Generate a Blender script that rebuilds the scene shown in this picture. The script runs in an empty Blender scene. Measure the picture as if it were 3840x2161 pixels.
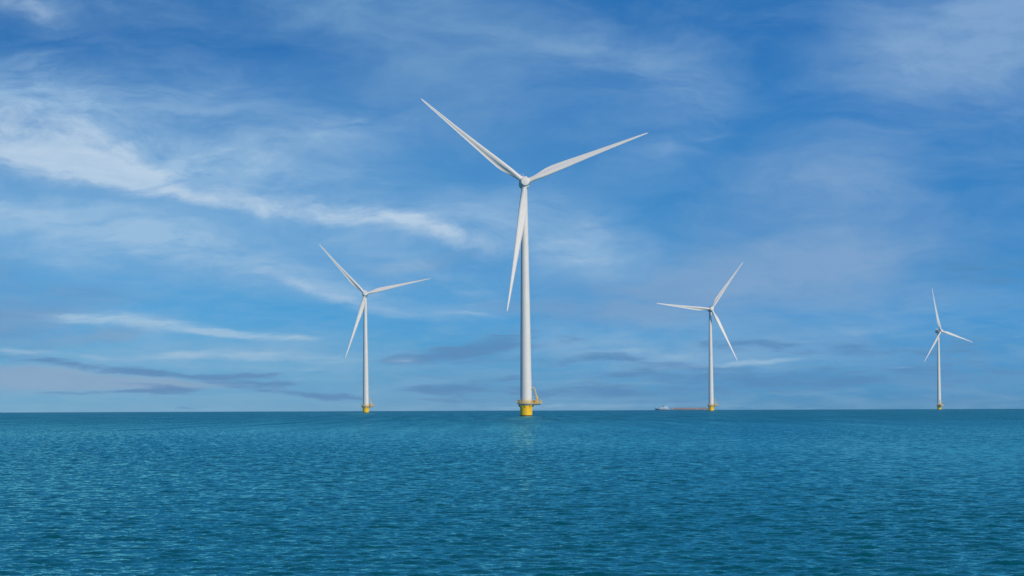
import bpy, bmesh, math, random
import numpy as np
from mathutils import Matrix, Vector

random.seed(7)
S = bpy.context.scene
COL = S.collection
R = math.radians
EARTH = 6.37e6                       # the sea curves away with the globe: far piles sink towards the horizon
CAM_H = 3.49
HAZE = 2.6e-5                        # per metre


def lin(r, g, b):
    f = lambda c: (c / 255 / 12.92) if c / 255 <= 0.04045 else ((c / 255 + 0.055) / 1.055) ** 2.4
    return (f(r), f(g), f(b), 1.0)


# ------------------------------------------------------------------ camera
cam_d = bpy.data.cameras.new("camera")
cam_d.sensor_fit = 'HORIZONTAL'
cam_d.sensor_width = 36.0
cam_d.lens = 36.0 * 8112 / 2576
cam_d.clip_start = 0.5
cam_d.clip_end = 60000
cam = bpy.data.objects.new("camera", cam_d)
COL.objects.link(cam)
ROLL = 0.21
cam.matrix_world = (Matrix.Translation((0, 0, CAM_H)) @ Matrix.Rotation(R(90 + 2.117), 4, 'X')
                    @ Matrix.Rotation(R(-ROLL), 4, 'Z'))
S.camera = cam

# ------------------------------------------------------------------ light
SUN_EL, SUN_AZ = 30.0, 138.0         # azimuth clockwise from +Y: low sun behind the camera, to the right
to_sun = Vector((math.sin(R(SUN_AZ)) * math.cos(R(SUN_EL)),
                 math.cos(R(SUN_AZ)) * math.cos(R(SUN_EL)), math.sin(R(SUN_EL))))
sun_d = bpy.data.lights.new("sun", 'SUN')
sun_d.energy = 2.95
sun_d.angle = R(0.53)
sun_d.color = (1.0, 0.845, 0.68)
sun = bpy.data.objects.new("sun", sun_d)
sun.rotation_mode = 'QUATERNION'
sun.rotation_quaternion = to_sun.to_track_quat('Z', 'Y')
COL.objects.link(sun)
S.view_settings.view_transform = 'Standard'
S.view_settings.look = 'None'
S.view_settings.exposure = 0.0
S.view_settings.gamma = 1.0


# ------------------------------------------------------------------ node helper
class NT:
    def __init__(self, tree):
        self.t = tree
        self.n = tree.nodes
        self.l = tree.links

    def new(self, typ, **kw):
        n = self.n.new(typ)
        for k, v in kw.items():
            setattr(n, k, v)
        return n

    def put(self, sock, v):
        if isinstance(v, bpy.types.NodeSocket):
            self.l.new(v, sock)
        elif v is not None:
            sock.default_value = v

    def math(self, op, a, b=None, c=None, clamp=False):
        n = self.new("ShaderNodeMath", operation=op, use_clamp=clamp)
        self.put(n.inputs[0], a)
        self.put(n.inputs[1], b)
        self.put(n.inputs[2], c)
        return n.outputs[0]

    def vmath(self, op, a, b=None, c=None):
        n = self.new("ShaderNodeVectorMath", operation=op)
        self.put(n.inputs[0], a)
        self.put(n.inputs[1], b)
        self.put(n.inputs[2], c)
        return n.outputs[0]

    def mapping(self, vec, loc=(0, 0, 0), rot=0.0, sc=(1, 1, 1), typ='POINT'):
        n = self.new("ShaderNodeMapping", vector_type=typ)
        self.put(n.inputs['Vector'], vec)
        n.inputs['Location'].default_value = loc
        n.inputs['Rotation'].default_value = (0, 0, rot)
        n.inputs['Scale'].default_value = sc
        return n.outputs[0]

    def noise(self, vec, scale, detail=6.0, rough=0.55, dist=0.0, color=False, dims='3D'):
        n = self.new("ShaderNodeTexNoise", noise_dimensions=dims)
        self.put(n.inputs['Vector'], vec)
        self.put(n.inputs['Scale'], scale)
        n.inputs['Detail'].default_value = detail
        n.inputs['Roughness'].default_value = rough
        n.inputs['Distortion'].default_value = dist
        return n.outputs['Color' if color else 'Fac']

    def smooth(self, v, a, b, lo=0.0, hi=1.0):
        n = self.new("ShaderNodeMapRange", interpolation_type='SMOOTHSTEP')
        self.put(n.inputs[0], v)
        n.inputs[1].default_value = a
        n.inputs[2].default_value = b
        n.inputs[3].default_value = lo
        n.inputs[4].default_value = hi
        return n.outputs[0]

    def mix(self, f, a, b, blend='MIX'):
        n = self.new("ShaderNodeMix", data_type='RGBA', blend_type=blend)
        self.put(n.inputs[0], f)
        self.put(n.inputs[6], a)
        self.put(n.inputs[7], b)
        return n.outputs[2]

    def ramp(self, fac, stops, interp='LINEAR'):
        n = self.new("ShaderNodeValToRGB")
        cr = n.color_ramp
        cr.interpolation = interp
        while len(cr.elements) < len(stops):
            cr.elements.new(0.5)
        for e, (p, c) in zip(cr.elements, sorted(stops)):
            e.position = p
            e.color = c
        self.put(n.inputs[0], fac)
        return n.outputs[0]


# ------------------------------------------------------------------ sky: Nishita air plus procedural cloud layers
world = bpy.data.worlds.new("World")
S.world = world
world.use_nodes = True
w = NT(world.node_tree)
w.n.clear()
SKY_STRENGTH = 0.1
dirv = w.new("ShaderNodeTexCoord").outputs['Generated']
sep = w.new("ShaderNodeSeparateXYZ")
w.put(sep.inputs[0], dirv)
az = w.math('ARCTAN2', sep.outputs[0], sep.outputs[1])
el = w.math('ARCSINE', sep.outputs[2])
KP = 8.112
comb = w.new("ShaderNodeCombineXYZ")
w.put(comb.inputs[0], w.math('MULTIPLY', az, KP))
w.put(comb.inputs[1], w.math('MULTIPLY', el, KP))
P = comb.outputs[0]
# wind-torn warp of the cloud coordinates
wa = w.vmath('MULTIPLY_ADD', w.noise(w.mapping(P, sc=(2.2, 5.0, 1)), 1.0, 2, 0.5, color=True), (0.16, 0.10, 0), (-0.08, -0.05, 0))
wb = w.vmath('MULTIPLY_ADD', w.noise(w.mapping(P, (3, 7, 0), sc=(9, 17, 1)), 1.0, 4, 0.6, color=True), (0.055, 0.038, 0), (-0.0275, -0.019, 0))
PW = w.vmath('ADD', P, w.vmath('ADD', wa, wb))
PL = w.vmath('ADD', P, w.vmath('MULTIPLY', wb, (1.0, 0.55, 0)))     # low clouds: gentler warp
PL = w.vmath('ADD', PL, w.vmath('MULTIPLY', wa, (0.25, 0.12, 0)))


def feature_sum(vec, feats):
    acc = 0.0
    for (px, py, hl, hw, ang, st) in feats:
        x = (px - 1288) / 1000
        y = (1024.9 - py - 0.0037 * (px - 1288)) / 1000
        m = w.mapping(vec, (x, y, 0), R(-ang), (hl / 1000, hw / 1000, 1), 'TEXTURE')
        g = w.new("ShaderNodeTexGradient", gradient_type='SPHERICAL')
        w.put(g.inputs[0], m)
        acc = w.math('MULTIPLY_ADD', g.outputs[1], st, acc)
    return acc


# px positions below are azimuth/elevation in milliradians-like units (1000 units = 7.06 degrees)
VEIL = [      # broad thin cirrostratus, lit
    (120, 545, 620, 130, 8, 0.62), (420, 610, 520, 110, 14, 0.42), (120, 300, 520, 170, 13, 0.52), (420, 380, 420, 150, 16, 0.42), (60, 210, 300, 110, 14, 0.30),
    (700, 470, 420, 110, 12, 0.42), (500, 250, 520, 130, 14, 0.30), (900, 600, 420, 120, 16, 0.34), (1000, 480, 380, 120, 20, 0.28), (800, 330, 380, 70, -4, 0.34), (640, 400, 300, 80, 8, 0.22),
    (640, 690, 380, 75, 16, 0.34), (300, 690, 460, 70, 10, 0.30), (880, 740, 300, 60, 12, 0.34), (1130, 700, 260, 60, 10, 0.30), (1100, 780, 240, 50, 6, 0.34),
    (1400, 560, 300, 130, 18, 0.36), (1490, 640, 320, 80, 6, 0.40), (1330, 640, 250, 90, 8, 0.30), (1230, 560, 200, 110, 10, 0.22),
    (700, 900, 420, 60, 2, 0.40), (450, 840, 500, 70, 5, 0.30), (260, 900, 320, 40, 6, 0.35), (1560, 870, 420, 60, 0, 0.25), (1900, 905, 420, 50, -3, 0.28), (2260, 810, 360, 60, -8, 0.26),
    (30, 30, 210, 70, 12, 0.45), (300, 40, 300, 60, 5, 0.18), (1740, 210, 170, 150, 30, 0.16), (1690, 370, 200, 50, -10, 0.18), (1500, 130, 300, 80, 10, 0.12), (1620, 860, 500, 90, 0, 0.18),
]
BAND = [      # brighter, better defined streaks
    (10, 366, 320, 120, 6, 1.1), (190, 385, 320, 105, 12, 1.0), (320, 420, 180, 74, 22, 0.95), (150, 412, 380, 46, 13, 0.42), (440, 486, 170, 30, 12, 0.6), (355, 432, 90, 56, 30, 0.6), (580, 470, 170, 62, 0, 0.30), (640, 500, 200, 48, 4, 0.36),
    (760, 520, 270, 38, 5, 0.55), (900, 540, 250, 42, 11, 0.52), (1060, 582, 240, 36, 18, 0.55), (1190, 622, 160, 30, 17, 0.42), (1000, 545, 280, 75, 14, 0.30), (830, 540, 260, 22, 6, 0.25),
    (30, 25, 120, 44, 15, 0.46), (110, 45, 100, 32, 20, 0.32), (800, 306, 150, 30, -12, 0.30), (700, 330, 120, 24, 5, 0.18),
    (690, 706, 130, 24, 22, 0.34), (790, 748, 200, 28, 18, 0.36), (930, 780, 180, 22, 9, 0.38), (870, 755, 220, 50, 14, 0.18),
    (1190, 738, 120, 26, 12, 0.40), (1180, 802, 110, 12, 5, 0.55), (1480, 556, 100, 40, 14, 0.42), (1560, 595, 120, 28, 6, 0.32), (1420, 650, 200, 22, 4, 0.32), (1380, 600, 200, 60, 20, 0.2),
    (1800, 342, 90, 14, -16, 0.28), (1700, 375, 120, 14, 8, 0.2), (2210, 820, 230, 22, -7, 0.34), (1860, 720, 300, 40, -6, 0.2),
]
LOWBAND = [   # thin streaks lying flat near the horizon
    (180, 806, 120, 18, 2, 0.80), (320, 808, 190, 27, 3, 0.78), (470, 828, 190, 20, 6, 0.80), (640, 846, 200, 16, 4, 0.80), (760, 853, 100, 11, 2, 0.4),
    (430, 897, 130, 14, -5, 0.75), (590, 894, 230, 19, 1, 0.62), (790, 903, 250, 22, 2, 0.42), (730, 930, 240, 12, 3, 0.30), (40, 884, 150, 11, 5, 0.55), (250, 902, 160, 9, 8, 0.40),
    (1600, 882, 110, 9, -3, 0.62), (1480, 886, 70, 8, -6, 0.28), (1700, 896, 90, 12, 8, 0.50), (1905, 912, 130, 11, -3, 0.72), (2010, 905, 110, 9, -4, 0.3), (1780, 918, 200, 11, -2, 0.32),
    (1480, 945, 120, 9, 0, 0.25), (1620, 965, 150, 8, 2, 0.25), (1870, 1010, 180, 7, 0, 0.22), (1560, 1003, 180, 7, 3, 0.22), (2260, 925, 50, 5, 0, 0.35), (1340, 1024, 420, 9, 0, 0.30), (1020, 910, 60, 14, 0, 0.4), (480, 940, 60, 7, 5, 0.2),
    (2480, 840, 180, 14, -4, 0.24), (2380, 960, 220, 12, 2, 0.16), (1750, 1020, 500, 11, 0, 0.2),
]
GREY = [      # thicker cloud, little direct light, lavender
    (1950, 690, 380, 110, -4, 0.86), (1830, 730, 300, 66, -6, 0.45), (2040, 570, 380, 220, 0, 0.66), (2090, 430, 290, 130, 0, 0.5), (2250, 640, 320, 170, 0, 0.40), (1700, 690, 260, 90, -8, 0.4), (1880, 640, 200, 50, -14, 0.30),
    (2470, 90, 440, 180, 8, 0.85), (2300, 165, 360, 90, 4, 0.55), (2180, 230, 230, 70, 4, 0.30), (2420, 250, 320, 120, 5, 0.42), (2230, 330, 250, 70, 0, 0.22), (2560, 30, 220, 110, 0, 0.35), (2500, 420, 200, 130, 0, 0.22),
    (1160, 70, 600, 170, 14, 0.72), (1000, 150, 420, 120, 22, 0.36), (760, 30, 420, 80, 0, 0.34), (1500, 110, 320, 110, 10, 0.32), (420, 220, 460, 90, 12, 0.24),
    (1050, 260, 400, 110, 12, 0.36), (600, 330, 420, 110, 14, 0.24), (1760, 180, 220, 110, 20, 0.34), (1650, 300, 320, 90, -5, 0.24), (1330, 330, 300, 120, 10, 0.20),
    (100, 790, 280, 80, 0, 0.80), (20, 830, 170, 70, 0, 0.6), (330, 830, 150, 20, -14, 0.60), (200, 858, 230, 20, -8, 0.70), (20, 690, 110, 110, 0, 0.40), (280, 755, 180, 28, 4, 0.42),
    (1090, 660, 200, 22, -10, 0.55), (1020, 672, 160, 16, -2, 0.35), (1560, 730, 360, 70, -2, 0.52), (1560, 800, 320, 50, 0, 0.62), (1750, 800, 280, 55, 0, 0.45),
    (1420, 780, 240, 40, 0, 0.52), (1250, 780, 180, 30, 0, 0.36), (2150, 770, 360, 60, -3, 0.36), (1980, 840, 220, 50, 0, 0.36), (1150, 950, 300, 80, 0, 0.25),
]
DARK = [      # low cumulus bars, undersides in shade
    (110, 908, 240, 11, 4, 0.9), (300, 930, 220, 15, 6, 1.15), (480, 945, 220, 15, 5, 1.0), (610, 945, 130, 14, 0, 1.15), (665, 951, 80, 10, 6, 0.7),
    (430, 986, 120, 14, 2, 1.3), (400, 973, 170, 9, 3, 0.8), (720, 986, 190, 15, 3, 1.1), (690, 966, 190, 10, 2, 0.8), (860, 1000, 150, 14, 3, 0.95), (590, 972, 200, 14, 0, 0.6),
    (464, 1027, 46, 6, 0, 1.2), (760, 1022, 180, 7, 3, 0.7), (290, 986, 240, 7, -1, 0.85),
    (1150, 878, 200, 26, -5, 0.86), (1080, 900, 180, 24, -3, 0.78), (1290, 865, 220, 32, -5, 0.66), (1020, 912, 120, 14, 0, 0.7), (1200, 905, 200, 18, 0, 0.62), (1380, 836, 280, 34, -4, 0.47), (1330, 800, 200, 20, -3, 0.47),
    (1220, 960, 200, 16, -6, 0.78), (1150, 977, 220, 16, -1, 0.82), (1310, 985, 300, 20, 1, 0.74), (1090, 990, 130, 11, 2, 0.55), (1250, 1006, 240, 15, 0, 0.58), (1100, 948, 150, 8, 2, 0.43), (1010, 1012, 150, 6, -5, 0.39),
    (1430, 908, 220, 26, 0, 0.85), (1580, 905, 190, 17, 4, 0.95), (1700, 925, 220, 18, 0, 0.95), (1780, 945, 280, 24, 0, 0.85), (1560, 945, 220, 16, 0, 0.9), (1900, 965, 340, 34, 0, 0.85), (1500, 982, 280, 28, 0, 0.8),
    (2150, 955, 360, 44, 0, 0.8), (1700, 1000, 380, 30, 0, 0.65), (2100, 878, 280, 28, -4, 0.7), (1830, 868, 200, 24, 0, 0.75), (2300, 890, 280, 34, 0, 0.6), (2450, 940, 280, 44, 0, 0.65), (2480, 700, 220, 130, 0, 0.5), (2440, 1000, 320, 34, 0, 0.5), (2420, 860, 240, 30, 0, 0.5),
]
LOW = [       # the sunlit body of the long low cloud on the left
    (60, 960, 280, 46, 0, 1.1), (250, 962, 290, 34, 3, 1.15), (420, 965, 220, 22, 0, 0.7), (560, 970, 180, 14, 2, 0.45), (120, 930, 220, 26, 0, 0.5), (0, 925, 170, 30, 0, 0.45),
]
streak = w.noise(w.mapping(PW, rot=R(14), sc=(1.3, 6.0, 1)), 1.0, 9, 0.60)
fleck = w.noise(w.mapping(PW, (5, 2, 0), rot=R(6), sc=(5, 13, 1)), 1.0, 7, 0.62)
mott = w.noise(w.mapping(PW, (8, 1, 0), rot=R(10), sc=(2.0, 4.2, 1)), 1.0, 8, 0.58)
lowtex = w.noise(w.mapping(PL, (1, 9, 0), sc=(5.5, 36, 1)), 1.0, 8, 0.62)
lowtex2 = w.noise(w.mapping(PL, (4, 3, 0), sc=(2.4, 17, 1)), 1.0, 7, 0.62)
fib = w.noise(w.mapping(PW, (2, 6, 0), rot=R(18), sc=(6, 38, 1)), 1.0, 8, 0.72)
cen = lambda t, k: w.math('MULTIPLY_ADD', t, k, 1.0 - 0.5 * k)      # 1 on average, contrast k

cir = w.smooth(w.noise(w.mapping(PW, (1, 3, 0), rot=R(16), sc=(2.6, 8.5, 1)), 1.0, 10, 0.64, 0.45), 0.33, 0.72)
cir2 = w.smooth(w.noise(w.mapping(PW, (6, 1, 0), rot=R(-12), sc=(5.5, 12, 1)), 1.0, 9, 0.66, 0.7), 0.36, 0.74)
low3 = w.smooth(w.noise(w.mapping(PL, (2, 5, 0), rot=R(1), sc=(7, 46, 1)), 1.0, 9, 0.66, 0.6), 0.34, 0.70)
wisp = w.math('MULTIPLY_ADD', cir, 0.85, w.math('MULTIPLY_ADD', cir2, 0.45, w.math('MULTIPLY_ADD', fib, 0.9, -0.12)))     # near 1 on average
AV = w.math('MULTIPLY', feature_sum(PW, VEIL), w.math('MULTIPLY', cen(mott, 1.3), wisp))
AV = w.math('MINIMUM', w.math('MAXIMUM', AV, 0.0), 0.8)
FB = w.math('MULTIPLY', feature_sum(PW, BAND), w.math('MULTIPLY', cen(fleck, 1.4), w.math('MULTIPLY_ADD', wisp, 0.75, 0.28)))
AB = w.math('MULTIPLY', w.smooth(FB, -0.05, 1.25), w.smooth(FB, 0.0, 0.14))
AB = w.math('MULTIPLY', AB, w.math('MULTIPLY_ADD', wisp, 0.42, 0.56), clamp=True)
FLB = w.math('MULTIPLY', feature_sum(PL, LOWBAND), w.math('MULTIPLY', cen(lowtex, 1.0), w.math('MULTIPLY_ADD', low3, 0.8, 0.75)))
ALB = w.smooth(FLB, 0.0, 1.05)
FG = w.math('MULTIPLY', feature_sum(PW, GREY), w.math('MULTIPLY', cen(mott, 0.9), w.math('MULTIPLY_ADD', wisp, 0.62, 0.45)))
AG = w.math('MINIMUM', w.math('MAXIMUM', FG, 0.0), 0.9)
fd0 = feature_sum(PL, DARK)
FD = w.math('ADD', w.math('MULTIPLY_ADD', lowtex, 2.0, -1.0), w.math('ADD', w.math('MULTIPLY_ADD', lowtex2, 1.6, -0.8), w.math('MULTIPLY_ADD', low3, 0.9, -0.45)))
FD = w.math('MULTIPLY_ADD', FD, w.smooth(fd0, 0.0, 0.35), fd0)
AD = w.smooth(FD, 0.05, 1.2)
FL = w.math('MULTIPLY', feature_sum(PL, LOW), w.math('MULTIPLY', cen(lowtex2, 1.2), cen(lowtex, 0.9)))
AL = w.smooth(FL, 0.0, 1.1)
# thin mottling everywhere low down, where many layers are seen edge-on
AM = w.math('MULTIPLY', w.smooth(el, 0.0, 0.060, 0.34, 0.0), low3)

# clear air: colours of a polarised afternoon sky, by elevation, brighter to the left
eln = w.math('MULTIPLY', el, KP / 1.6)                          # 0..1 over 0..11.3 degrees
E = lambda y: max(0.0, (1024.9 - y) / 1600)
airL = w.ramp(eln, [(E(1030), lin(122, 175, 208)), (E(985), lin(112, 175, 212)), (E(900), lin(90, 173, 219)), (E(800), lin(72, 164, 222)),
                    (E(680), lin(84, 159, 216)), (E(560), lin(94, 160, 214)), (E(430), lin(86, 150, 207)), (E(250), lin(66, 130, 194)), (E(130), lin(36, 110, 180)), (E(40), lin(34, 106, 175)), (1.0, lin(14, 104, 176))])
airR = w.ramp(eln, [(E(1030), lin(74, 143, 191)), (E(985), lin(70, 147, 200)), (E(900), lin(62, 151, 211)), (E(800), lin(58, 148, 213)),
                    (E(680), lin(58, 138, 202)), (E(560), lin(48, 130, 198)), (E(430), lin(40, 124, 194)), (E(250), lin(36, 118, 190)), (E(60), lin(44, 114, 184)), (1.0, lin(14, 104, 176))])
side = w.smooth(az, -0.15, 0.15)
air = w.mix(side, airL, airR)
air = w.vmath('SCALE', air)
air.node.inputs['Scale'].default_value = 1.0 / SKY_STRENGTH
sky = w.new("ShaderNodeTexSky", sky_type='NISHITA')
sky.sun_disc = False
sky.sun_elevation = R(SUN_EL)
sky.sun_rotation = R(SUN_AZ)
sky.altitude = 0
sky.air_density = 1.0
sky.dust_density = 0.6
sky.ozone_density = 2.0
nish = w.mix(1.0, sky.outputs[0], (0.24, 0.58, 0.98, 1), 'MULTIPLY')      # polarising filter
air = w.mix(w.smooth(el, 0.11, 0.34), air, nish)

K = 1.0 / SKY_STRENGTH
sc = lambda c, k=1.0: (c[0] * K * k, c[1] * K * k, c[2] * K * k, 1)
grey_c = w.mix(w.smooth(az, -0.05, 0.14), sc(lin(112, 156, 202)), sc(lin(132, 167, 210)))
dark_c = w.mix(w.smooth(az, -0.12, 0.12), sc(lin(92, 136, 186)), sc(lin(80, 137, 189)))
c = w.mix(w.math('MULTIPLY', w.math('MULTIPLY', cir, cen(fib, 1.2)), 0.17), air, sc(lin(150, 184, 222)))
c = w.mix(AG, c, grey_c)
c = w.mix(AV, c, sc(lin(166, 197, 228)))
c = w.mix(w.math('MULTIPLY', AB, 0.88), c, sc(lin(194, 212, 234)))
c = w.mix(w.math('MULTIPLY', AL, 0.80), c, sc(lin(152, 175, 205)))
c = w.mix(AM, c, sc(lin(150, 190, 220)))
c = w.mix(w.math('MULTIPLY', AD, 0.76), c, dark_c)
c = w.mix(w.math('MULTIPLY', ALB, 0.80), c, sc(lin(174, 204, 230)))
bg = w.new("ShaderNodeBackground")
c = w.mix(1.0, c, (0.97, 1.015, 1.0, 1), 'MULTIPLY')                  # white balance of the sky
w.put(bg.inputs[0], c)
bg.inputs[1].default_value = SKY_STRENGTH
w.l.new(bg.outputs[0], w.new("ShaderNodeOutputWorld").inputs[0])
world.cycles.sampling_method = 'MANUAL'
world.cycles.sample_map_resolution = 512


# ------------------------------------------------------------------ materials
def material(name, base, rough=0.45, vary=0.06, scale=0.6, metallic=0.0, coat=0.0):
    m = bpy.data.materials.new(name)
    m.use_nodes = True
    k = NT(m.node_tree)
    b = k.n['Principled BSDF']
    tc = k.new("ShaderNodeTexCoord").outputs['Object']
    n1 = k.noise(tc, scale, 6, 0.6)
    dark = tuple(c * (1 - vary) for c in base[:3]) + (1,)
    lite = tuple(min(1, c * (1 + vary)) for c in base[:3]) + (1,)
    k.put(b.inputs['Base Color'], k.ramp(n1, [(0.3, dark), (0.7, lite)]))
    k.put(b.inputs['Roughness'], k.math('MULTIPLY_ADD', n1, 0.15, rough - 0.07))
    b.inputs['Metallic'].default_value = metallic
    b.inputs['Coat Weight'].default_value = coat
    return m


M_WHITE = material('white_turbine_paint', (0.78, 0.745, 0.71), 0.42, 0.035, 0.25)
M_BLADE = material('white_blade_gelcoat', (0.77, 0.735, 0.70), 0.38, 0.03, 0.3)
M_YEL = material('yellow_marine_paint', (0.96, 0.55, 0.002), 0.4, 0.05, 0.9)
M_YEL2 = material('yellow_handrail_paint', (0.96, 0.56, 0.01), 0.45, 0.05, 0.9)
M_GREY = material('galvanised_grating', (0.42, 0.43, 0.44), 0.5, 0.08, 1.5)
M_DARK = material('dark_rubber', (0.03, 0.032, 0.036), 0.6, 0.1, 1.0)
M_CAB = material('grey_cabinet_steel', (0.14, 0.15, 0.16), 0.5, 0.1, 1.0)
M_SHIPW = material('white_ship_paint_hazed', (0.56, 0.66, 0.72), 0.4, 0.04, 0.3)  # ship white, dulled and blued: distance haze put into the colour
M_HULL = material('navy_hull_paint', (0.02, 0.045, 0.07), 0.45, 0.12, 0.2)
M_SIDE = material('slate_hull_side', (0.10, 0.11, 0.14), 0.5, 0.12, 0.2)
M_CARGO = material('salmon_hatch_paint', (0.36, 0.248, 0.222), 0.6, 0.14, 0.12)
M_GLASS = material('dark_window_glass', (0.03, 0.05, 0.07), 0.12, 0.1, 1.0)

# yellow pile: rust streaks and a wet dark foot
def pile_material():
    m = bpy.data.materials.new('yellow_pile_paint')
    m.use_nodes = True
    k = NT(m.node_tree)
    b = k.n['Principled BSDF']
    tc = k.new("ShaderNodeTexCoord").outputs['Object']
    sp = k.new("ShaderNodeSeparateXYZ")
    k.put(sp.inputs[0], tc)
    runs = k.noise(k.mapping(tc, sc=(3.2, 3.2, 0.22)), 1.0, 6, 0.65)
    patch = k.noise(tc, 0.8, 5, 0.6)
    col = k.ramp(patch, [(0.25, (0.97, 0.53, 0.0, 1)), (0.75, (0.98, 0.60, 0.001, 1))])
    col = k.mix(k.smooth(runs, 0.62, 0.80, 0.0, 0.45), col, (0.42, 0.17, 0.02, 1))
    edge = k.math('MULTIPLY_ADD', patch, 0.25, sp.outputs[2])
    col = k.mix(k.smooth(edge, 0.42, 0.60, 1.0, 0.0), col, (0.035, 0.03, 0.018, 1))
    k.put(b.inputs['Base Color'], col)
    b.inputs['Roughness'].default_value = 0.38
    return m


M_PILE = pile_material()


def water_material():
    m = bpy.data.materials.new('lake_water')
    m.use_nodes = True
    k = NT(m.node_tree)
    k.n.clear()
    geo = k.new("ShaderNodeNewGeometry")
    pos, ngeo = geo.outputs['Position'], geo.outputs['Normal']
    # broad gust lanes change how ruffled the water is; silt clouds change its body colour
    gust = k.noise(k.mapping(pos, sc=(0.012, 0.006, 0)), 1.0, 5, 0.6)
    silt = k.noise(k.mapping(pos, (40, 9, 0), sc=(0.004, 0.0016, 0)), 1.0, 4, 0.6)
    body = k.ramp(silt, [(0.3, (0.0003, 0.082, 0.112, 1)), (0.7, (0.0003, 0.106, 0.136, 1))])
    # ripples too small for the mesh: facet tilts straight from noise; out where the mesh stops they carry the whole chop
    far = k.new("ShaderNodeVectorMath", operation='LENGTH')
    k.put(far.inputs[0], pos)
    d = far.outputs['Value']
    amp = k.smooth(d, 180.0, 900.0, 0.12, 1.1)
    amp = k.math('MULTIPLY', amp, k.math('MULTIPLY_ADD', gust, 0.8, 0.6))
    f1 = k.noise(k.mapping(pos, rot=R(8), sc=(5.0, 4.0, 1.0)), 1.0, 3, 0.6, color=True)
    tilt = k.vmath('MULTIPLY', k.vmath('SUBTRACT', f1, (0.5, 0.5, 0.5)), (1.0, 0.6, 0.0))
    sc_ = k.new("ShaderNodeVectorMath", operation='SCALE')
    k.put(sc_.inputs[0], tilt)
    k.put(sc_.inputs['Scale'], amp)
    # wind chop has its steep faces on the side it runs to, the shore; wind lanes run the same way
    lane = k.noise(k.mapping(pos, (3, 1, 0), sc=(0.22, 0.0045, 0)), 1.0, 4, 0.7)
    lane = k.math('MULTIPLY_ADD', lane, 2.2, -0.1)
    lean = k.new("ShaderNodeCombineXYZ")
    k.put(lean.inputs[1], k.math('MULTIPLY', lane, k.smooth(d, 150.0, 1000.0, 0.0, -0.115)))
    nrm = k.vmath('NORMALIZE', k.vmath('ADD', k.vmath('ADD', ngeo, sc_.outputs[0]), lean.outputs[0]))
    fr = k.new("ShaderNodeFresnel")
    fr.inputs['IOR'].default_value = 1.333
    k.put(fr.inputs['Normal'], nrm)
    df = k.new("ShaderNodeBsdfDiffuse")
    k.put(df.inputs['Color'], body)
    gl = k.new("ShaderNodeBsdfGlossy")
    gl.inputs['Color'].default_value = (0.40, 0.99, 0.87, 1)
    gl.inputs['Roughness'].default_value = 0.035
    k.put(gl.inputs['Normal'], nrm)
    mx = k.new("ShaderNodeMixShader")
    k.put(mx.inputs[0], fr.outputs[0])
    k.l.new(df.outputs[0], mx.inputs[1])
    k.l.new(gl.outputs[0], mx.inputs[2])
    k.l.new(mx.outputs[0], k.new("ShaderNodeOutputMaterial").inputs['Surface'])
    return m


M_WATER = water_material()


# ------------------------------------------------------------------ sea: one sheet, curved like the globe, real waves near the shore
WAVE_L, WAVE_STEEP = 0.52, 0.0270


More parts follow.
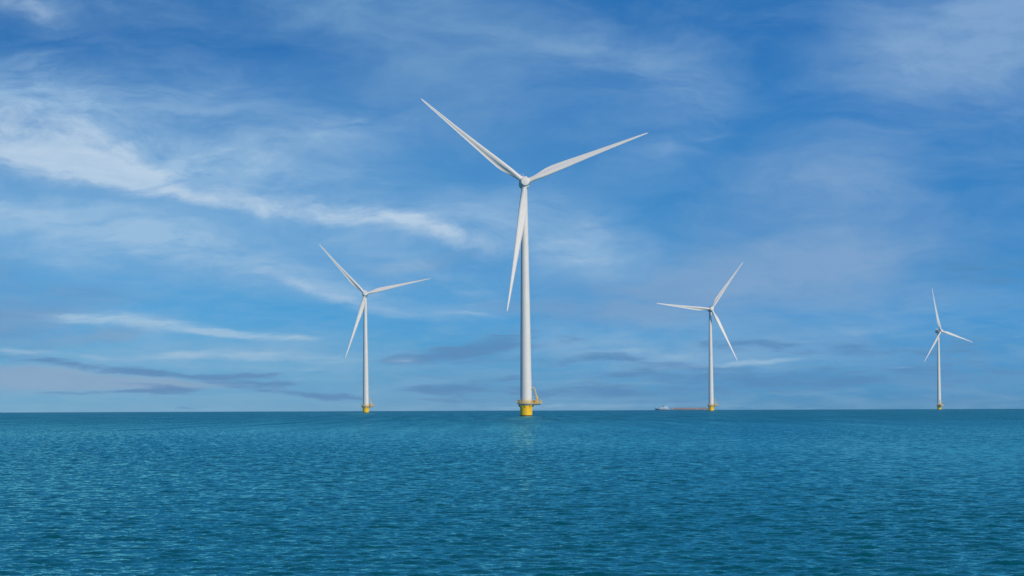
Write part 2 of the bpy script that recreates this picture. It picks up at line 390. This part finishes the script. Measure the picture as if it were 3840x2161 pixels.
def build_sea():
    rng = np.random.default_rng(11)
    # rows (distance from the shore) and columns (bearing)
    rows = [0.0, 8, 16, 24, 32, 40, 46]
    r = 50.0
    while r < 1200:
        rows.append(r)
        r += max(0.085, r * 0.00085)
    while r < 9400:
        rows.append(r)
        r *= 1.03
    rows = np.array(rows)
    fine = np.linspace(-11.0, 11.0, 760)
    rest = np.linspace(11.0, 349.0, 74)[1:-1]
    bear = np.radians(np.concatenate([fine, rest]))
    nb, nr = len(bear), len(rows)
    RR, BB = np.meshgrid(rows[1:].astype(np.float32), bear.astype(np.float32), indexing='ij')
    # irregular spacing, so that short waves never beat against the grid
    inner = ((RR > 52) & (RR < 1150) & (np.abs(np.where(BB > np.pi, BB - 2 * np.pi, BB)) < R(10.9))).astype(np.float32)
    RR = RR + inner * rng.uniform(-0.38, 0.38, RR.shape).astype(np.float32) * np.gradient(rows)[1:][:, None].astype(np.float32)
    BB = BB + inner * rng.uniform(-0.38, 0.38, RR.shape).astype(np.float32) * np.float32(math.radians(22 / 759))
    X = RR * np.sin(BB)
    Y = RR * np.cos(BB)
    Z = -(RR.astype(np.float64) ** 2 / (2 * EARTH)).astype(np.float32)
    step = np.maximum(np.gradient(rows)[1:], rows[1:] * math.radians(22 / 759))[:, None].astype(np.float32)
    side = np.clip((11.0 - np.abs(np.degrees(np.where(BB > np.pi, BB - 2 * np.pi, BB)))) / 0.9, 0, 1)
    side = side * np.clip((RR - 44) / 8, 0, 1)
    H = np.zeros_like(X)
    DX = np.zeros_like(X)
    DY = np.zeros_like(X)
    main = math.radians(-80)            # waves run towards the shore, a little to the right
    nw = 90
    lam = np.sort(np.exp(rng.normal(math.log(WAVE_L), 0.75, nw)).clip(0.26, 5.0))[::-1]
    for L in lam:
        th = main + rng.normal(0, 0.65 if L < 1.2 else 0.45)
        kx, ky = math.cos(th), math.sin(th)
        k = 2 * math.pi / L
        a = WAVE_STEEP * rng.uniform(0.5, 1.4) / k
        lod = np.clip(L / (1.5 * step) - 1.0, 0, 1)[:, 0]
        n = int(np.searchsorted(-lod, -1e-4, side='right')) if lod[0] > 0 else 0
        n = int((lod > 0).sum())
        if n == 0:
            continue
        A = (a * lod[:n, None]).astype(np.float32)
        ph = np.float32(k * kx) * X[:n] + np.float32(k * ky) * Y[:n] + np.float32(rng.uniform(0, 6.28))
        H[:n] += A * np.cos(ph)
        sn = A * np.sin(ph) * np.float32(0.8)
        DX[:n] -= np.float32(kx) * sn
        DY[:n] -= np.float32(ky) * sn
    gust = 0.85 + 0.35 * np.sin(X * 0.045 + 0.6 * np.sin(Y * 0.021)) * np.sin(Y * 0.013 + 1.3 + np.sin(X * .02))
    H *= side * gust
    DX *= side * gust
    DY *= side * gust
    V = np.stack([X + DX, Y + DY, Z + H], -1).reshape(-1, 3)
    V = np.vstack([[[0, 0, 0]], V]).astype(np.float32)
    i = np.arange(nr - 2)[:, None]
    j = np.arange(nb)[None, :]
    jn = (j + 1) % nb
    a = 1 + i * nb + j
    b_ = 1 + i * nb + jn
    c = 1 + (i + 1) * nb + jn
    d = 1 + (i + 1) * nb + j
    quads = np.stack([a, d, c, b_], -1).reshape(-1, 4)
    tris = np.stack([np.zeros(nb, int), 1 + np.arange(nb), 1 + (np.arange(nb) + 1) % nb], -1)[:, ::-1]
    me = bpy.data.meshes.new('sea')
    nq, nt = len(quads), len(tris)
    me.vertices.add(len(V))
    me.vertices.foreach_set('co', V.ravel())
    me.loops.add(nq * 4 + nt * 3)
    me.loops.foreach_set('vertex_index', np.concatenate([quads.ravel(), tris.ravel()]).astype(np.int32))
    me.polygons.add(nq + nt)
    ls = np.concatenate([np.arange(nq) * 4, nq * 4 + np.arange(nt) * 3]).astype(np.int32)
    me.polygons.foreach_set('loop_start', ls)
    me.polygons.foreach_set('use_smooth', np.ones(nq + nt, bool))
    me.update(calc_edges=True)
    me.validate()
    me.materials.append(M_WATER)
    o = bpy.data.objects.new('sea', me)
    COL.objects.link(o)
    o['kind'] = 'structure'
    # normals must look up
    if me.polygons[100].normal.z < 0:
        me.flip_normals()
    return o


build_sea()


# ------------------------------------------------------------------ mesh helpers
def finish(name, bm, mat, parent=None, smooth=35.0):
    bmesh.ops.recalc_face_normals(bm, faces=bm.faces)
    me = bpy.data.meshes.new(name)
    bm.to_mesh(me)
    bm.free()
    if smooth:
        me.polygons.foreach_set('use_smooth', [True] * len(me.polygons))
        me.set_sharp_from_angle(angle=R(smooth))
    me.materials.append(mat)
    o = bpy.data.objects.new(name, me)
    COL.objects.link(o)
    o.parent = parent
    return o


def lathe(bm, prof, seg=48, axis='Z', cap=True):
    """prof: (radius, height) pairs turned round Z, or round Y when axis == 'Y'."""
    rings = []
    for (r, h) in prof:
        ring = []
        for i in range(seg):
            a = 2 * math.pi * i / seg
            p = (r * math.cos(a), r * math.sin(a), h)
            if axis == 'Y':
                p = (p[0], h, p[1])
            ring.append(bm.verts.new(p))
        rings.append(ring)
    for A, B in zip(rings, rings[1:]):
        for i in range(seg):
            bm.faces.new((A[i], A[(i + 1) % seg], B[(i + 1) % seg], B[i]))
    if cap:
        bm.faces.new(rings[0])
        bm.faces.new(rings[-1])


def box(bm, c, s, rot=None, bev=0.0):
    r = bmesh.ops.create_cube(bm, size=1.0)
    vs = r['verts']
    bmesh.ops.scale(bm, vec=s, verts=vs)
    if bev:
        es = list({e for v in vs for e in v.link_edges})
        vs = list({v for f in bmesh.ops.bevel(bm, geom=es, offset=bev, segments=2, profile=0.5, affect='EDGES')['faces'] for v in f.verts}
                  | {v for v in vs if v.is_valid})
    if rot:
        bmesh.ops.rotate(bm, matrix=Matrix.Rotation(rot, 3, 'Z'), verts=vs)
    bmesh.ops.translate(bm, vec=c, verts=vs)


def bar(bm, a, b, r0, r1=None, seg=10):
    a, b = Vector(a), Vector(b)
    r1 = r0 if r1 is None else r1
    d = (b - a)
    q = d.to_track_quat('Z', 'Y')
    rings = []
    for p, r in ((a, r0), (b, r1)):
        rings.append([bm.verts.new(p + q @ Vector((r * math.cos(2 * math.pi * i / seg), r * math.sin(2 * math.pi * i / seg), 0))) for i in range(seg)])
    for i in range(seg):
        bm.faces.new((rings[0][i], rings[0][(i + 1) % seg], rings[1][(i + 1) % seg], rings[1][i]))
    bm.faces.new(rings[0])
    bm.faces.new(rings[1])


def tube(bm, pts, r, seg=8, closed=False):
    n = len(pts)
    for i in range(n if closed else n - 1):
        bar(bm, pts[i], pts[(i + 1) % n], r, r, seg)


def tag(o, label, cat, group=None):
    o['label'] = label
    o['category'] = cat
    if group:
        o['group'] = group


# ------------------------------------------------------------------ wind turbine
HUB_Z, DECK_Z, ROTOR = 94.2, 5.15, 53.6
TILT, OVERHANG = 5.0, 4.6


def blade_mesh():
    st = [  # r, chord, thickness ratio, twist deg, roundness
        (1.5, 2.05, 1.0, 14, 1.0), (3.0, 2.05, 1.0, 14, 1.0), (4.5, 2.2, .90, 14, .85), (6.2, 2.55, .72, 14, .6), (8.2, 3.0, .54, 13.5, .3), (10.2, 3.28, .43, 12.5, .08),
        (12.5, 3.34, .37, 11, 0), (16, 3.12, .31, 9, 0), (20, 2.78, .27, 7, 0), (25, 2.34, .24, 5.2, 0), (30, 1.95, .22, 3.8, 0), (35, 1.6, .20, 2.6, 0),
        (40, 1.28, .19, 1.6, 0), (45, .98, .18, .8, 0), (49, .75, .18, .3, 0), (51.5, .58, .18, 0, 0), (52.8, .42, .18, 0, 0), (53.4, .24, .18, 0, 0), (53.6, .08, .2, 0, 0)]
    st = np.array(st)
    rs = np.concatenate([np.linspace(1.5, 14, 26), np.linspace(15, 50, 30), np.linspace(50.6, 53.6, 12)])
    I = lambda k, r: float(np.interp(r, st[:, 0], st[:, k]))
    N = 40
    bm = bmesh.new()
    rings = []
    for r in rs:
        c, t, tw, rd = I(1, r), I(2, r), R(I(3, r)), I(4, r)
        ring = []
        for i in range(N):
            a = 2 * math.pi * i / N
            xc = 0.5 * (1 - math.cos(a))                 # 0 at the leading edge, 1 at the trailing edge
            upper = a <= math.pi                        # suction side first
            th = 5 * t * (0.2969 * math.sqrt(xc) - 0.126 * xc - 0.3516 * xc ** 2 + 0.2843 * xc ** 3 - 0.1036 * xc ** 4)
            cam_ = 0.10 * (xc * (1 - xc)) * 1.6
            cusp = 0.55 * t * max(0.0, math.sin(math.pi * min(1, max(0, (xc - 0.45) / 0.55)))) * 0.5
            ya = cam_ + th if upper else cam_ - th + cusp    # concave pressure side aft
            yc = 0.5 * math.sin(a)
            xa, ax = xc, 0.32 + 0.18 * rd
            y = (1 - rd) * ya + rd * yc * t
            px = (ax - xa) * c
            py = y * c
            # twist: leading edge into the wind (-Y)
            X = px * math.cos(tw) - py * math.sin(tw) * -1
            Y = -px * math.sin(tw) + py * math.cos(tw)
            f = r / ROTOR
            Y -= 1.8 * f * f                            # prebend into the wind
            X += 0.35 * math.sin(math.pi * f) * -0.6
            ring.append(bm.verts.new((X, Y, r)))
        rings.append(ring)
    for A, B in zip(rings, rings[1:]):
        for i in range(N):
            bm.faces.new((A[i], A[(i + 1) % N], B[(i + 1) % N], B[i]))
    bm.faces.new(rings[0])
    bm.faces.new(rings[-1])
    return bm


def deck_outline(r, x1, hw):
    a0 = math.asin(hw / r)
    pts = [(r * math.cos(a), r * math.sin(a)) for a in np.linspace(a0, 2 * math.pi - a0, 40)]
    pts += [(x, -hw) for x in np.linspace(r * math.cos(a0), x1 - 0.35, 4)[1:]]
    pts += [(x1, -hw + 0.35), (x1, 0.0), (x1, hw - 0.35)]
    pts += [(x, hw) for x in np.linspace(x1 - 0.35, r * math.cos(a0), 4)[:-1]]
    return pts


def prism(bm, pts, z0, z1):
    lo = [bm.verts.new((x, y, z0)) for x, y in pts]
    hi = [bm.verts.new((x, y, z1)) for x, y in pts]
    n = len(pts)
    for i in range(n):
        bm.faces.new((lo[i], lo[(i + 1) % n], hi[(i + 1) % n], hi[i]))
    bm.faces.new(lo)
    bm.faces.new(hi)


def make_turbine():
    root = bpy.data.objects.new('wind_turbine', None)
    root.empty_display_size = 5
    COL.objects.link(root)
    # yellow pile standing in the water
    bm = bmesh.new()
    lathe(bm, [(2.45, -4), (2.45, 0.0), (2.45, 0.5), (2.45, 3.75), (2.55, 3.78), (2.55, 4.4)], 64)
    pile = finish('foundation_pile', bm, M_PILE, root)
    for a in (8, 62, 118, 172, 232, 308):
        bm = bmesh.new()
        pts = [(2.5, 4.48), (3.15, 4.48), (3.15, 4.15), (2.85, 3.7), (2.5, 3.7)]
        vs = [[bm.verts.new((x, s * 0.22, z)) for x, z in pts] for s in (-1, 1)]
        for i in range(5):
            bm.faces.new((vs[0][i], vs[0][(i + 1) % 5], vs[1][(i + 1) % 5], vs[1][i]))
        bm.faces.new(vs[0])
        bm.faces.new(vs[1])
        bmesh.ops.rotate(bm, matrix=Matrix.Rotation(R(a), 3, 'Z'), verts=bm.verts)
        finish('bracket', bm, M_YEL, pile, 30)
    bm = bmesh.new()                                    # hook bar hanging below the deck
    a = R(-98)
    c, s = math.cos(a), math.sin(a)
    tube(bm, [(2.62 * c, 2.62 * s, 4.45), (2.72 * c, 2.72 * s, 3.75), (2.72 * c + .32, 2.72 * s, 3.6), (2.72 * c + .32, 2.72 * s, 3.8)], 0.09)
    finish('hook', bm, M_YEL, pile)
    bm = bmesh.new()                                    # round fairlead loop on the pile
    cx, cz, a0 = 1.62, 3.35, None
    pts = []
    for t in np.linspace(R(60), R(330), 18):
        x = cx + 0.42 * math.cos(t)
        pts.append((x, -math.sqrt(max(0.01, 2.53 ** 2 - x * x)), cz + 0.46 * math.sin(t)))
    tube(bm, pts, 0.07)
    finish('fairlead_loop', bm, M_YEL, pile)
    bm = bmesh.new()                                    # pale draught mark
    x = -0.72
    box(bm, (x, -math.sqrt(2.46 ** 2 - x * x), 1.55), (0.13, 0.03, 0.85), rot=math.asin(x / 2.46))
    finish('draught_mark', bm, M_SHIPW, pile, 0)
    # platform
    bm = bmesh.new()
    prism(bm, deck_outline(3.62, 6.3, 2.25), 4.95, DECK_Z)
    prism(bm, deck_outline(3.05, 6.1, 1.7), 4.5, 4.947)
    deck = finish('platform', bm, M_GREY, root, 25)
    out = deck_outline(3.58, 6.26, 2.2)
    bm = bmesh.new()
    tube(bm, [(x, y, DECK_Z + 1.28) for x, y in out], 0.075, 6, True)
    tube(bm, [(x, y, DECK_Z + 0.68) for x, y in out], 0.06, 6, True)
    n = len(out)
    for i in range(n):                                  # kick plate
        a, b = Vector((*out[i], 0)), Vector((*out[(i + 1) % n], 0))
        q = [bm.verts.new((p.x, p.y, z)) for p, z in ((a, DECK_Z - 0.12), (b, DECK_Z - 0.12), (b, DECK_Z + 0.32), (a, DECK_Z + 0.24))]
        bm.faces.new(q)
    acc, last = 9, None
    for p in out:
        if last is None or (Vector(p) - last).length > 0.85:
            bar(bm, (*p, DECK_Z), (*p, DECK_Z + 1.34), 0.085, 0.085, 6)
            last = Vector(p)
    finish('railing', bm, M_YEL2, deck)
    bm = bmesh.new()
    box(bm, (3.0, -1.2, DECK_Z + 0.6), (0.8, 0.6, 1.15), bev=0.04)
    finish('cabinet', bm, M_CAB, deck)
    bm = bmesh.new()
    box(bm, (3.55, 0.9, DECK_Z + 0.55), (0.9, 0.7, 1.05), bev=0.04)
    finish('cabinet', bm, M_YEL2, deck)
    bm = bmesh.new()
    bar(bm, (2.75, -1.7, DECK_Z), (2.75, -1.7, DECK_Z + 2.4), 0.05, 0.05, 8)
    bar(bm, (2.75, -1.7, DECK_Z + 2.35), (3.15, -1.7, DECK_Z + 2.75), 0.05, 0.05, 8)
    box(bm, (3.2, -1.7, DECK_Z + 2.75), (0.3, 0.25, 0.22), bev=0.03)
    finish('lantern', bm, M_WHITE, deck)
    # davit crane
    bm = bmesh.new()
    lathe(bm, [(0.42, DECK_Z), (0.42, DECK_Z + .12), (0.27, DECK_Z + .16), (0.25, 7.0), (0.34, 7.05), (0.34, 7.5), (0.2, 7.65)], 20)
    bmesh.ops.translate(bm, vec=(4.35, -0.6, 0), verts=bm.verts)
    box(bm, (4.62, -0.6, 7.25), (0.45, 0.5, 0.85), bev=0.06)
    crane = finish('crane', bm, M_YEL, root)
    bm = bmesh.new()
    bar(bm, (4.28, -0.6, 7.4), (3.62, -0.6, 10.5), 0.25, 0.19, 12)
    tube(bm, [(3.62, -0.6, 10.5), (3.42, -0.6, 11.05), (3.05, -0.6, 11.32), (2.45, -0.6, 11.38)], 0.2, 12)
    bar(bm, (4.55, -0.6, 7.6), (4.0, -0.6, 9.3), 0.09, 0.07, 8)
    finish('boom', bm, M_YEL, crane)
    bm = bmesh.new()
    box(bm, (3.3, -0.6, 11.0), (0.34, 0.3, 0.5), bev=0.05)
    box(bm, (2.95, -0.6, 11.2), (0.2, 0.25, 0.4), bev=0.04)
    bar(bm, (2.5, -0.6, 11.6), (2.5, -0.6, 10.95), 0.03, 0.03, 6)
    box(bm, (2.48, -0.6, 10.85), (0.26, 0.2, 0.26), bev=0.05)
    finish('winch', bm, M_CAB, crane)
    # tower
    bm = bmesh.new()
    prof = [(2.42, DECK_Z - 0.1), (2.42, DECK_Z + 0.12), (2.36, DECK_Z + 0.16)]
    top = HUB_Z - 2.3
    for f in np.linspace(0.02, 1, 26):
        z = DECK_Z + f * (top - DECK_Z)
        prof.append((2.36 + (1.22 - 2.36) * f ** 1.05, z))
        if abs(f - 0.334) < 0.02 or abs(f - 0.648) < 0.02:
            r0 = prof[-1][0]
            prof += [(r0 + 0.012, z + 0.01), (r0 + 0.012, z + 0.16), (r0 - 0.004, z + 0.17)]
    lathe(bm, prof, 72)
    finish('tower', bm, M_WHITE, root, 40)
    bm = bmesh.new()                                   # yaw collar
    lathe(bm, [(1.22, top), (1.5, top + 0.05), (1.55, top + 0.5), (1.3, top + 0.6), (1.3, top + 1.2)], 48)
    finish('yaw_collar', bm, M_WHITE, root)
    # nacelle (frame: rotor centre at the origin, wind along -Y)
    bm = bmesh.new()
    lathe(bm, [(1.9, 1.75), (2.15, 1.8), (2.22, 1.95), (2.22, 3.3), (2.12, 3.36), (2.12, 3.45), (2.16, 3.5), (2.1, 6.2), (1.95, 7.4), (1.6, 8.2), (1.0, 8.55), (0.4, 8.65)], 56, 'Y')
    nac = finish('nacelle', bm, M_WHITE, root)
    bm = bmesh.new()
    box(bm, (0, 6.6, 2.35), (2.3, 1.7, 0.5), bev=0.06)
    box(bm, (0, 7.35, 2.9), (2.9, 0.22, 0.9), bev=0.03)
    tube(bm, [(-1.15, 5.8, 2.6), (-1.15, 5.8, 3.25), (1.15, 5.8, 3.25), (1.15, 5.8, 2.6)], 0.05, 6)
    finish('cooler', bm, M_WHITE, nac)
    for x in (-1.3, -0.65, 0.0):
        bm = bmesh.new()
        bar(bm, (x, 7.3, 3.3), (x, 7.3, 4.35), 0.06, 0.04, 8)
        box(bm, (x, 7.3, 4.4), (0.2, 0.2, 0.14), bev=0.02)
        finish('antenna', bm, M_WHITE, nac)
    # hub
    bm = bmesh.new()
    lathe(bm, [(1.46, -2.15), (1.62, -2.1), (1.72, -1.95), (1.78, -1.6), (1.83, -1.2), (1.85, 0.0), (1.8, 1.2), (1.7, 1.7)], 56, 'Y')
    for k in range(3):
        q = Matrix.Rotation(R(120 * k), 4, 'Y')
        b2 = bmesh.new()
        lathe(b2, [(1.16, 0.6), (1.16, 2.0), (1.2, 2.02), (1.2, 2.2), (1.1, 2.25)], 40)
        bmesh.ops.transform(b2, matrix=q, verts=b2.verts)
        tmp = bpy.data.meshes.new('tmp')
        b2.to_mesh(tmp)
        b2.free()
        bm.from_mesh(tmp)
        bpy.data.meshes.remove(tmp)
    finish('hub', bm, M_WHITE, root)
    b0 = finish('blade', blade_mesh(), M_BLADE, root, 50)
    for k in range(2):
        b = b0.copy()
        COL.objects.link(b)
        b.parent = root
    return root


def kids(o):
    return [c for c in bpy.data.objects if c.parent == o]


def copy_tree(o, parent=None):
    c = o.copy()
    COL.objects.link(c)
    c.parent = parent
    for ch in kids(o):
        copy_tree(ch, c)
    return c


def place_turbine(t, dist, bearing, yaw, phase, deck_rot=0.0, lean=0.3, pitch=0.0):
    """yaw: rotor turned towards the viewer's right; phase: clock angle of the first blade."""
    a = R(bearing)
    x, y = dist * math.sin(a), dist * math.cos(a)
    t.location = (x, y, -dist * dist / (2 * EARTH))
    t.rotation_euler = (0, R(-lean), 0)
    face = Matrix.Rotation(R(yaw), 4, 'Z')
    head = face @ Matrix.Translation((0, -OVERHANG, HUB_Z)) @ Matrix.Rotation(R(-TILT), 4, 'X')
    bi = 0
    for ch in kids(t):
        nm = ch.name.split('.')[0]
        if nm == 'nacelle':
            ch.matrix_local = head
        elif nm == 'hub':
            ch.matrix_local = head @ Matrix.Rotation(R(phase), 4, 'Y')
        elif nm == 'blade':
            ch.matrix_local = (head @ Matrix.Rotation(R(phase + 120 * bi), 4, 'Y') @ Matrix.Rotation(R(2.0), 4, 'X')
                               @ Matrix.Rotation(R(pitch), 4, 'Z'))
            bi += 1
        elif nm in ('platform', 'crane', 'foundation_pile'):
            ch.matrix_local = Matrix.Rotation(R(deck_rot), 4, 'Z')


GROUP = 'white wind turbines standing in the water'
T1 = make_turbine()
turbines = [T1] + [copy_tree(T1) for _ in range(3)]
spec = [
    # dist, bearing, yaw, phase, deck rotation, label
    (1300, 0.244, 4, 68.9, 0, 'largest and nearest white wind turbine, on a thick yellow pile with crane and railed deck'),
    (2560, -2.600, 4, 77.6, 0, 'mid-sized white wind turbine left of the largest one, one blade nearly level'),
    (2990, 3.526, 12, 35.6, 0, 'white wind turbine standing in front of the long cargo barge'),
    (3908, 7.535, 40, -15, -62, 'smallest and farthest white wind turbine, its rotor turned well aside, near the right edge'),
]
for t, (d, b, yw, ph, dr, lab) in zip(turbines, spec):
    place_turbine(t, d, b, yw, ph, dr)
    tag(t, lab, 'wind turbine', GROUP)


# ------------------------------------------------------------------ cargo barge near the horizon
def make_barge():
    root = bpy.data.objects.new('cargo_barge', None)
    COL.objects.link(root)
    # stations along the hull: x, half beam, bottom, deck height
    def hull(st):
        bm = bmesh.new()
        rings = []
        for (x, hb, zb, zt) in st:
            rings.append([bm.verts.new((x, s * hb * k, z)) for s, k, z in ((-1, .8, zb), (-1, 1, zb + .8), (-1, 1, zt), (1, 1, zt), (1, 1, zb + .8), (1, .8, zb))])
        for A, B in zip(rings, rings[1:]):
            for i in range(6):
                bm.faces.new((A[i], A[(i + 1) % 6], B[(i + 1) % 6], B[i]))
        bm.faces.new(rings[0])
        bm.faces.new(rings[-1])
        return bm
    finish('hull', hull([(-38, 5.7, -1, 2.5), (-30, 5.7, -1, 2.2), (52, 5.7, -1, 2.2), (54, 5.4, -1, 2.5), (57, 3.8, -1, 3.1), (60, .8, -.4, 3.8)]), M_SIDE, root, 30)
    finish('stern', hull([(-56, 2.4, 1.2, 4.3), (-55, 4.0, .6, 4.2), (-52.5, 5.0, -.2, 3.7), (-47, 5.7, -1, 2.9), (-38.01, 5.7, -1, 2.5)]), M_HULL, root, 30)
    bm = bmesh.new()
    for s in (-1, 1):
        box(bm, (-36.5, s * 5.72, 2.75), (22, 0.12, 1.0), bev=0.03)
    finish('bulwark', bm, M_SHIPW, root, 30)
    bm = bmesh.new()
    box(bm, (-38.6, 0, 4.6), (15.8, 9.6, 4.0), bev=0.3)
    house = finish('deckhouse', bm, M_SHIPW, root, 30)
    bm = bmesh.new()
    vs = []
    for s in (-1, 1):
        vs.append([bm.verts.new((x, s * 4.2, z)) for x, z in ((-39.0, 6.55), (-30.8, 6.55), (-30.8, 7.6), (-32.2, 8.9), (-36.2, 8.9), (-37.4, 7.9))])
    for i in range(6):
        bm.faces.new((vs[0][i], vs[0][(i + 1) % 6], vs[1][(i + 1) % 6], vs[1][i]))
    bm.faces.new(vs[0])
    bm.faces.new(vs[1])
    finish('wheelhouse', bm, M_SHIPW, house, 30)
    for x in (-44.0, -41.6, -39.2, -36.8):
        bm = bmesh.new()
        box(bm, (x, -4.82, 4.4), (0.9, 0.08, 0.8), bev=0.02)
        finish('window', bm, M_GLASS, house, 0)
    bm = bmesh.new()
    box(bm, (-35.0, -4.82, 4.6), (0.8, 0.08, 2.0), bev=0.02)
    finish('door', bm, M_CAB, house, 0)
    bm = bmesh.new()
    bar(bm, (-39.4, 0, 6.5), (-39.4, 0, 8.6), 0.25, 0.2)
    box(bm, (-39.4, 0, 9.0), (2.2, 2.0, 1.0), bev=0.15)
    bar(bm, (-43, 0, 9.6), (-37, 0, 8.9), 0.14, 0.14)
    finish('radar_mast', bm, M_DARK, root)
    bm = bmesh.new()
    bar(bm, (-35.0, 0, 8.8), (-35.0, 0, 10.4), 0.25, 0.15)
    finish('signal_mast', bm, M_SHIPW, root)
    bm = bmesh.new()
    bar(bm, (-53.3, 0, 3.6), (-53.3, 0, 8.2), 0.12, 0.08)
    fl = [bm.verts.new(p) for p in ((-53.3, 0, 8.1), (-52.2, 0.3, 8.0), (-52.3, 0.2, 6.4), (-53.3, 0, 6.6))]
    bm.faces.new(fl)
    finish('flagpole', bm, M_SHIPW, root)
    bm = bmesh.new()
    box(bm, (-25.2, 0, 4.9), (5.2, 8, 0.6), bev=0.1)
    bar(bm, (-27, -3.6, 2.2), (-27, -3.6, 4.8), 0.2, 0.2)
    bar(bm, (-23.4, -3.6, 2.2), (-23.4, -3.6, 4.8), 0.2, 0.2)
    bar(bm, (-27, 3.6, 2.2), (-27, 3.6, 4.8), 0.2, 0.2)
    bar(bm, (-23.4, 3.6, 2.2), (-23.4, 3.6, 4.8), 0.2, 0.2)
    finish('hatch_gantry', bm, M_CAB, root, 30)
    bm = bmesh.new()                                    # cargo hatches, gently uneven along their length
    xs = np.linspace(-20.5, 52, 26)
    ht = [5.5 + 0.28 * math.sin(x * 0.21) + 0.16 * math.sin(x * 0.63 + 1) for x in xs]
    rings = [[bm.verts.new((x, y, z)) for y, z in ((-4.6, 2.6), (-4.6, h - .5), (-3.6, h), (3.6, h), (4.6, h - .5), (4.6, 2.6))] for x, h in zip(xs, ht)]
    for A, B in zip(rings, rings[1:]):
        for i in range(6):
            bm.faces.new((A[i], A[(i + 1) % 6], B[(i + 1) % 6], B[i]))
    bm.faces.new(rings[0])
    bm.faces.new(rings[-1])
    finish('cargo_hatch', bm, M_CARGO, root, 30)
    bm = bmesh.new()
    box(bm, (15, 0, 2.42), (74, 10.4, 0.5), bev=0.05)
    finish('coaming', bm, M_GREY, root, 30)
    for x in (-20, 28, 43):
        bm = bmesh.new()
        box(bm, (x, -5.76, 2.0), (3.6 if x > 0 else 1.6, 0.08, 0.6), bev=0.02)
        finish('name_board', bm, M_SHIPW, root, 0)
    return root


barge = make_barge()
bd, bb = 6450.0, 3.03
barge.location = (bd * math.sin(R(bb)), bd * math.cos(R(bb)), -bd * bd / (2 * EARTH) - 1.0)
barge.rotation_euler = (0, 0, R(-bb))
tag(barge, 'long low cargo barge with white deckhouse and salmon cargo hatches on the horizon', 'barge')


# ------------------------------------------------------------------ thin sea haze
bm = bmesh.new()
box(bm, (0, 0, 80), (20000, 20000, 180))
hm = bpy.data.materials.new('sea_haze')
hm.use_nodes = True
hn = NT(hm.node_tree)
hn.n.clear()
vol = hn.new("ShaderNodeVolumePrincipled")
vol.inputs['Color'].default_value = (0.72, 0.86, 1.0, 1)
vol.inputs['Density'].default_value = HAZE
vol.inputs['Anisotropy'].default_value = 0.2
hn.l.new(vol.outputs[0], hn.new("ShaderNodeOutputMaterial").inputs['Volume'])
haze = finish('haze', bm, hm, None, 0)
haze['kind'] = 'stuff'
haze.display_type = 'WIRE'
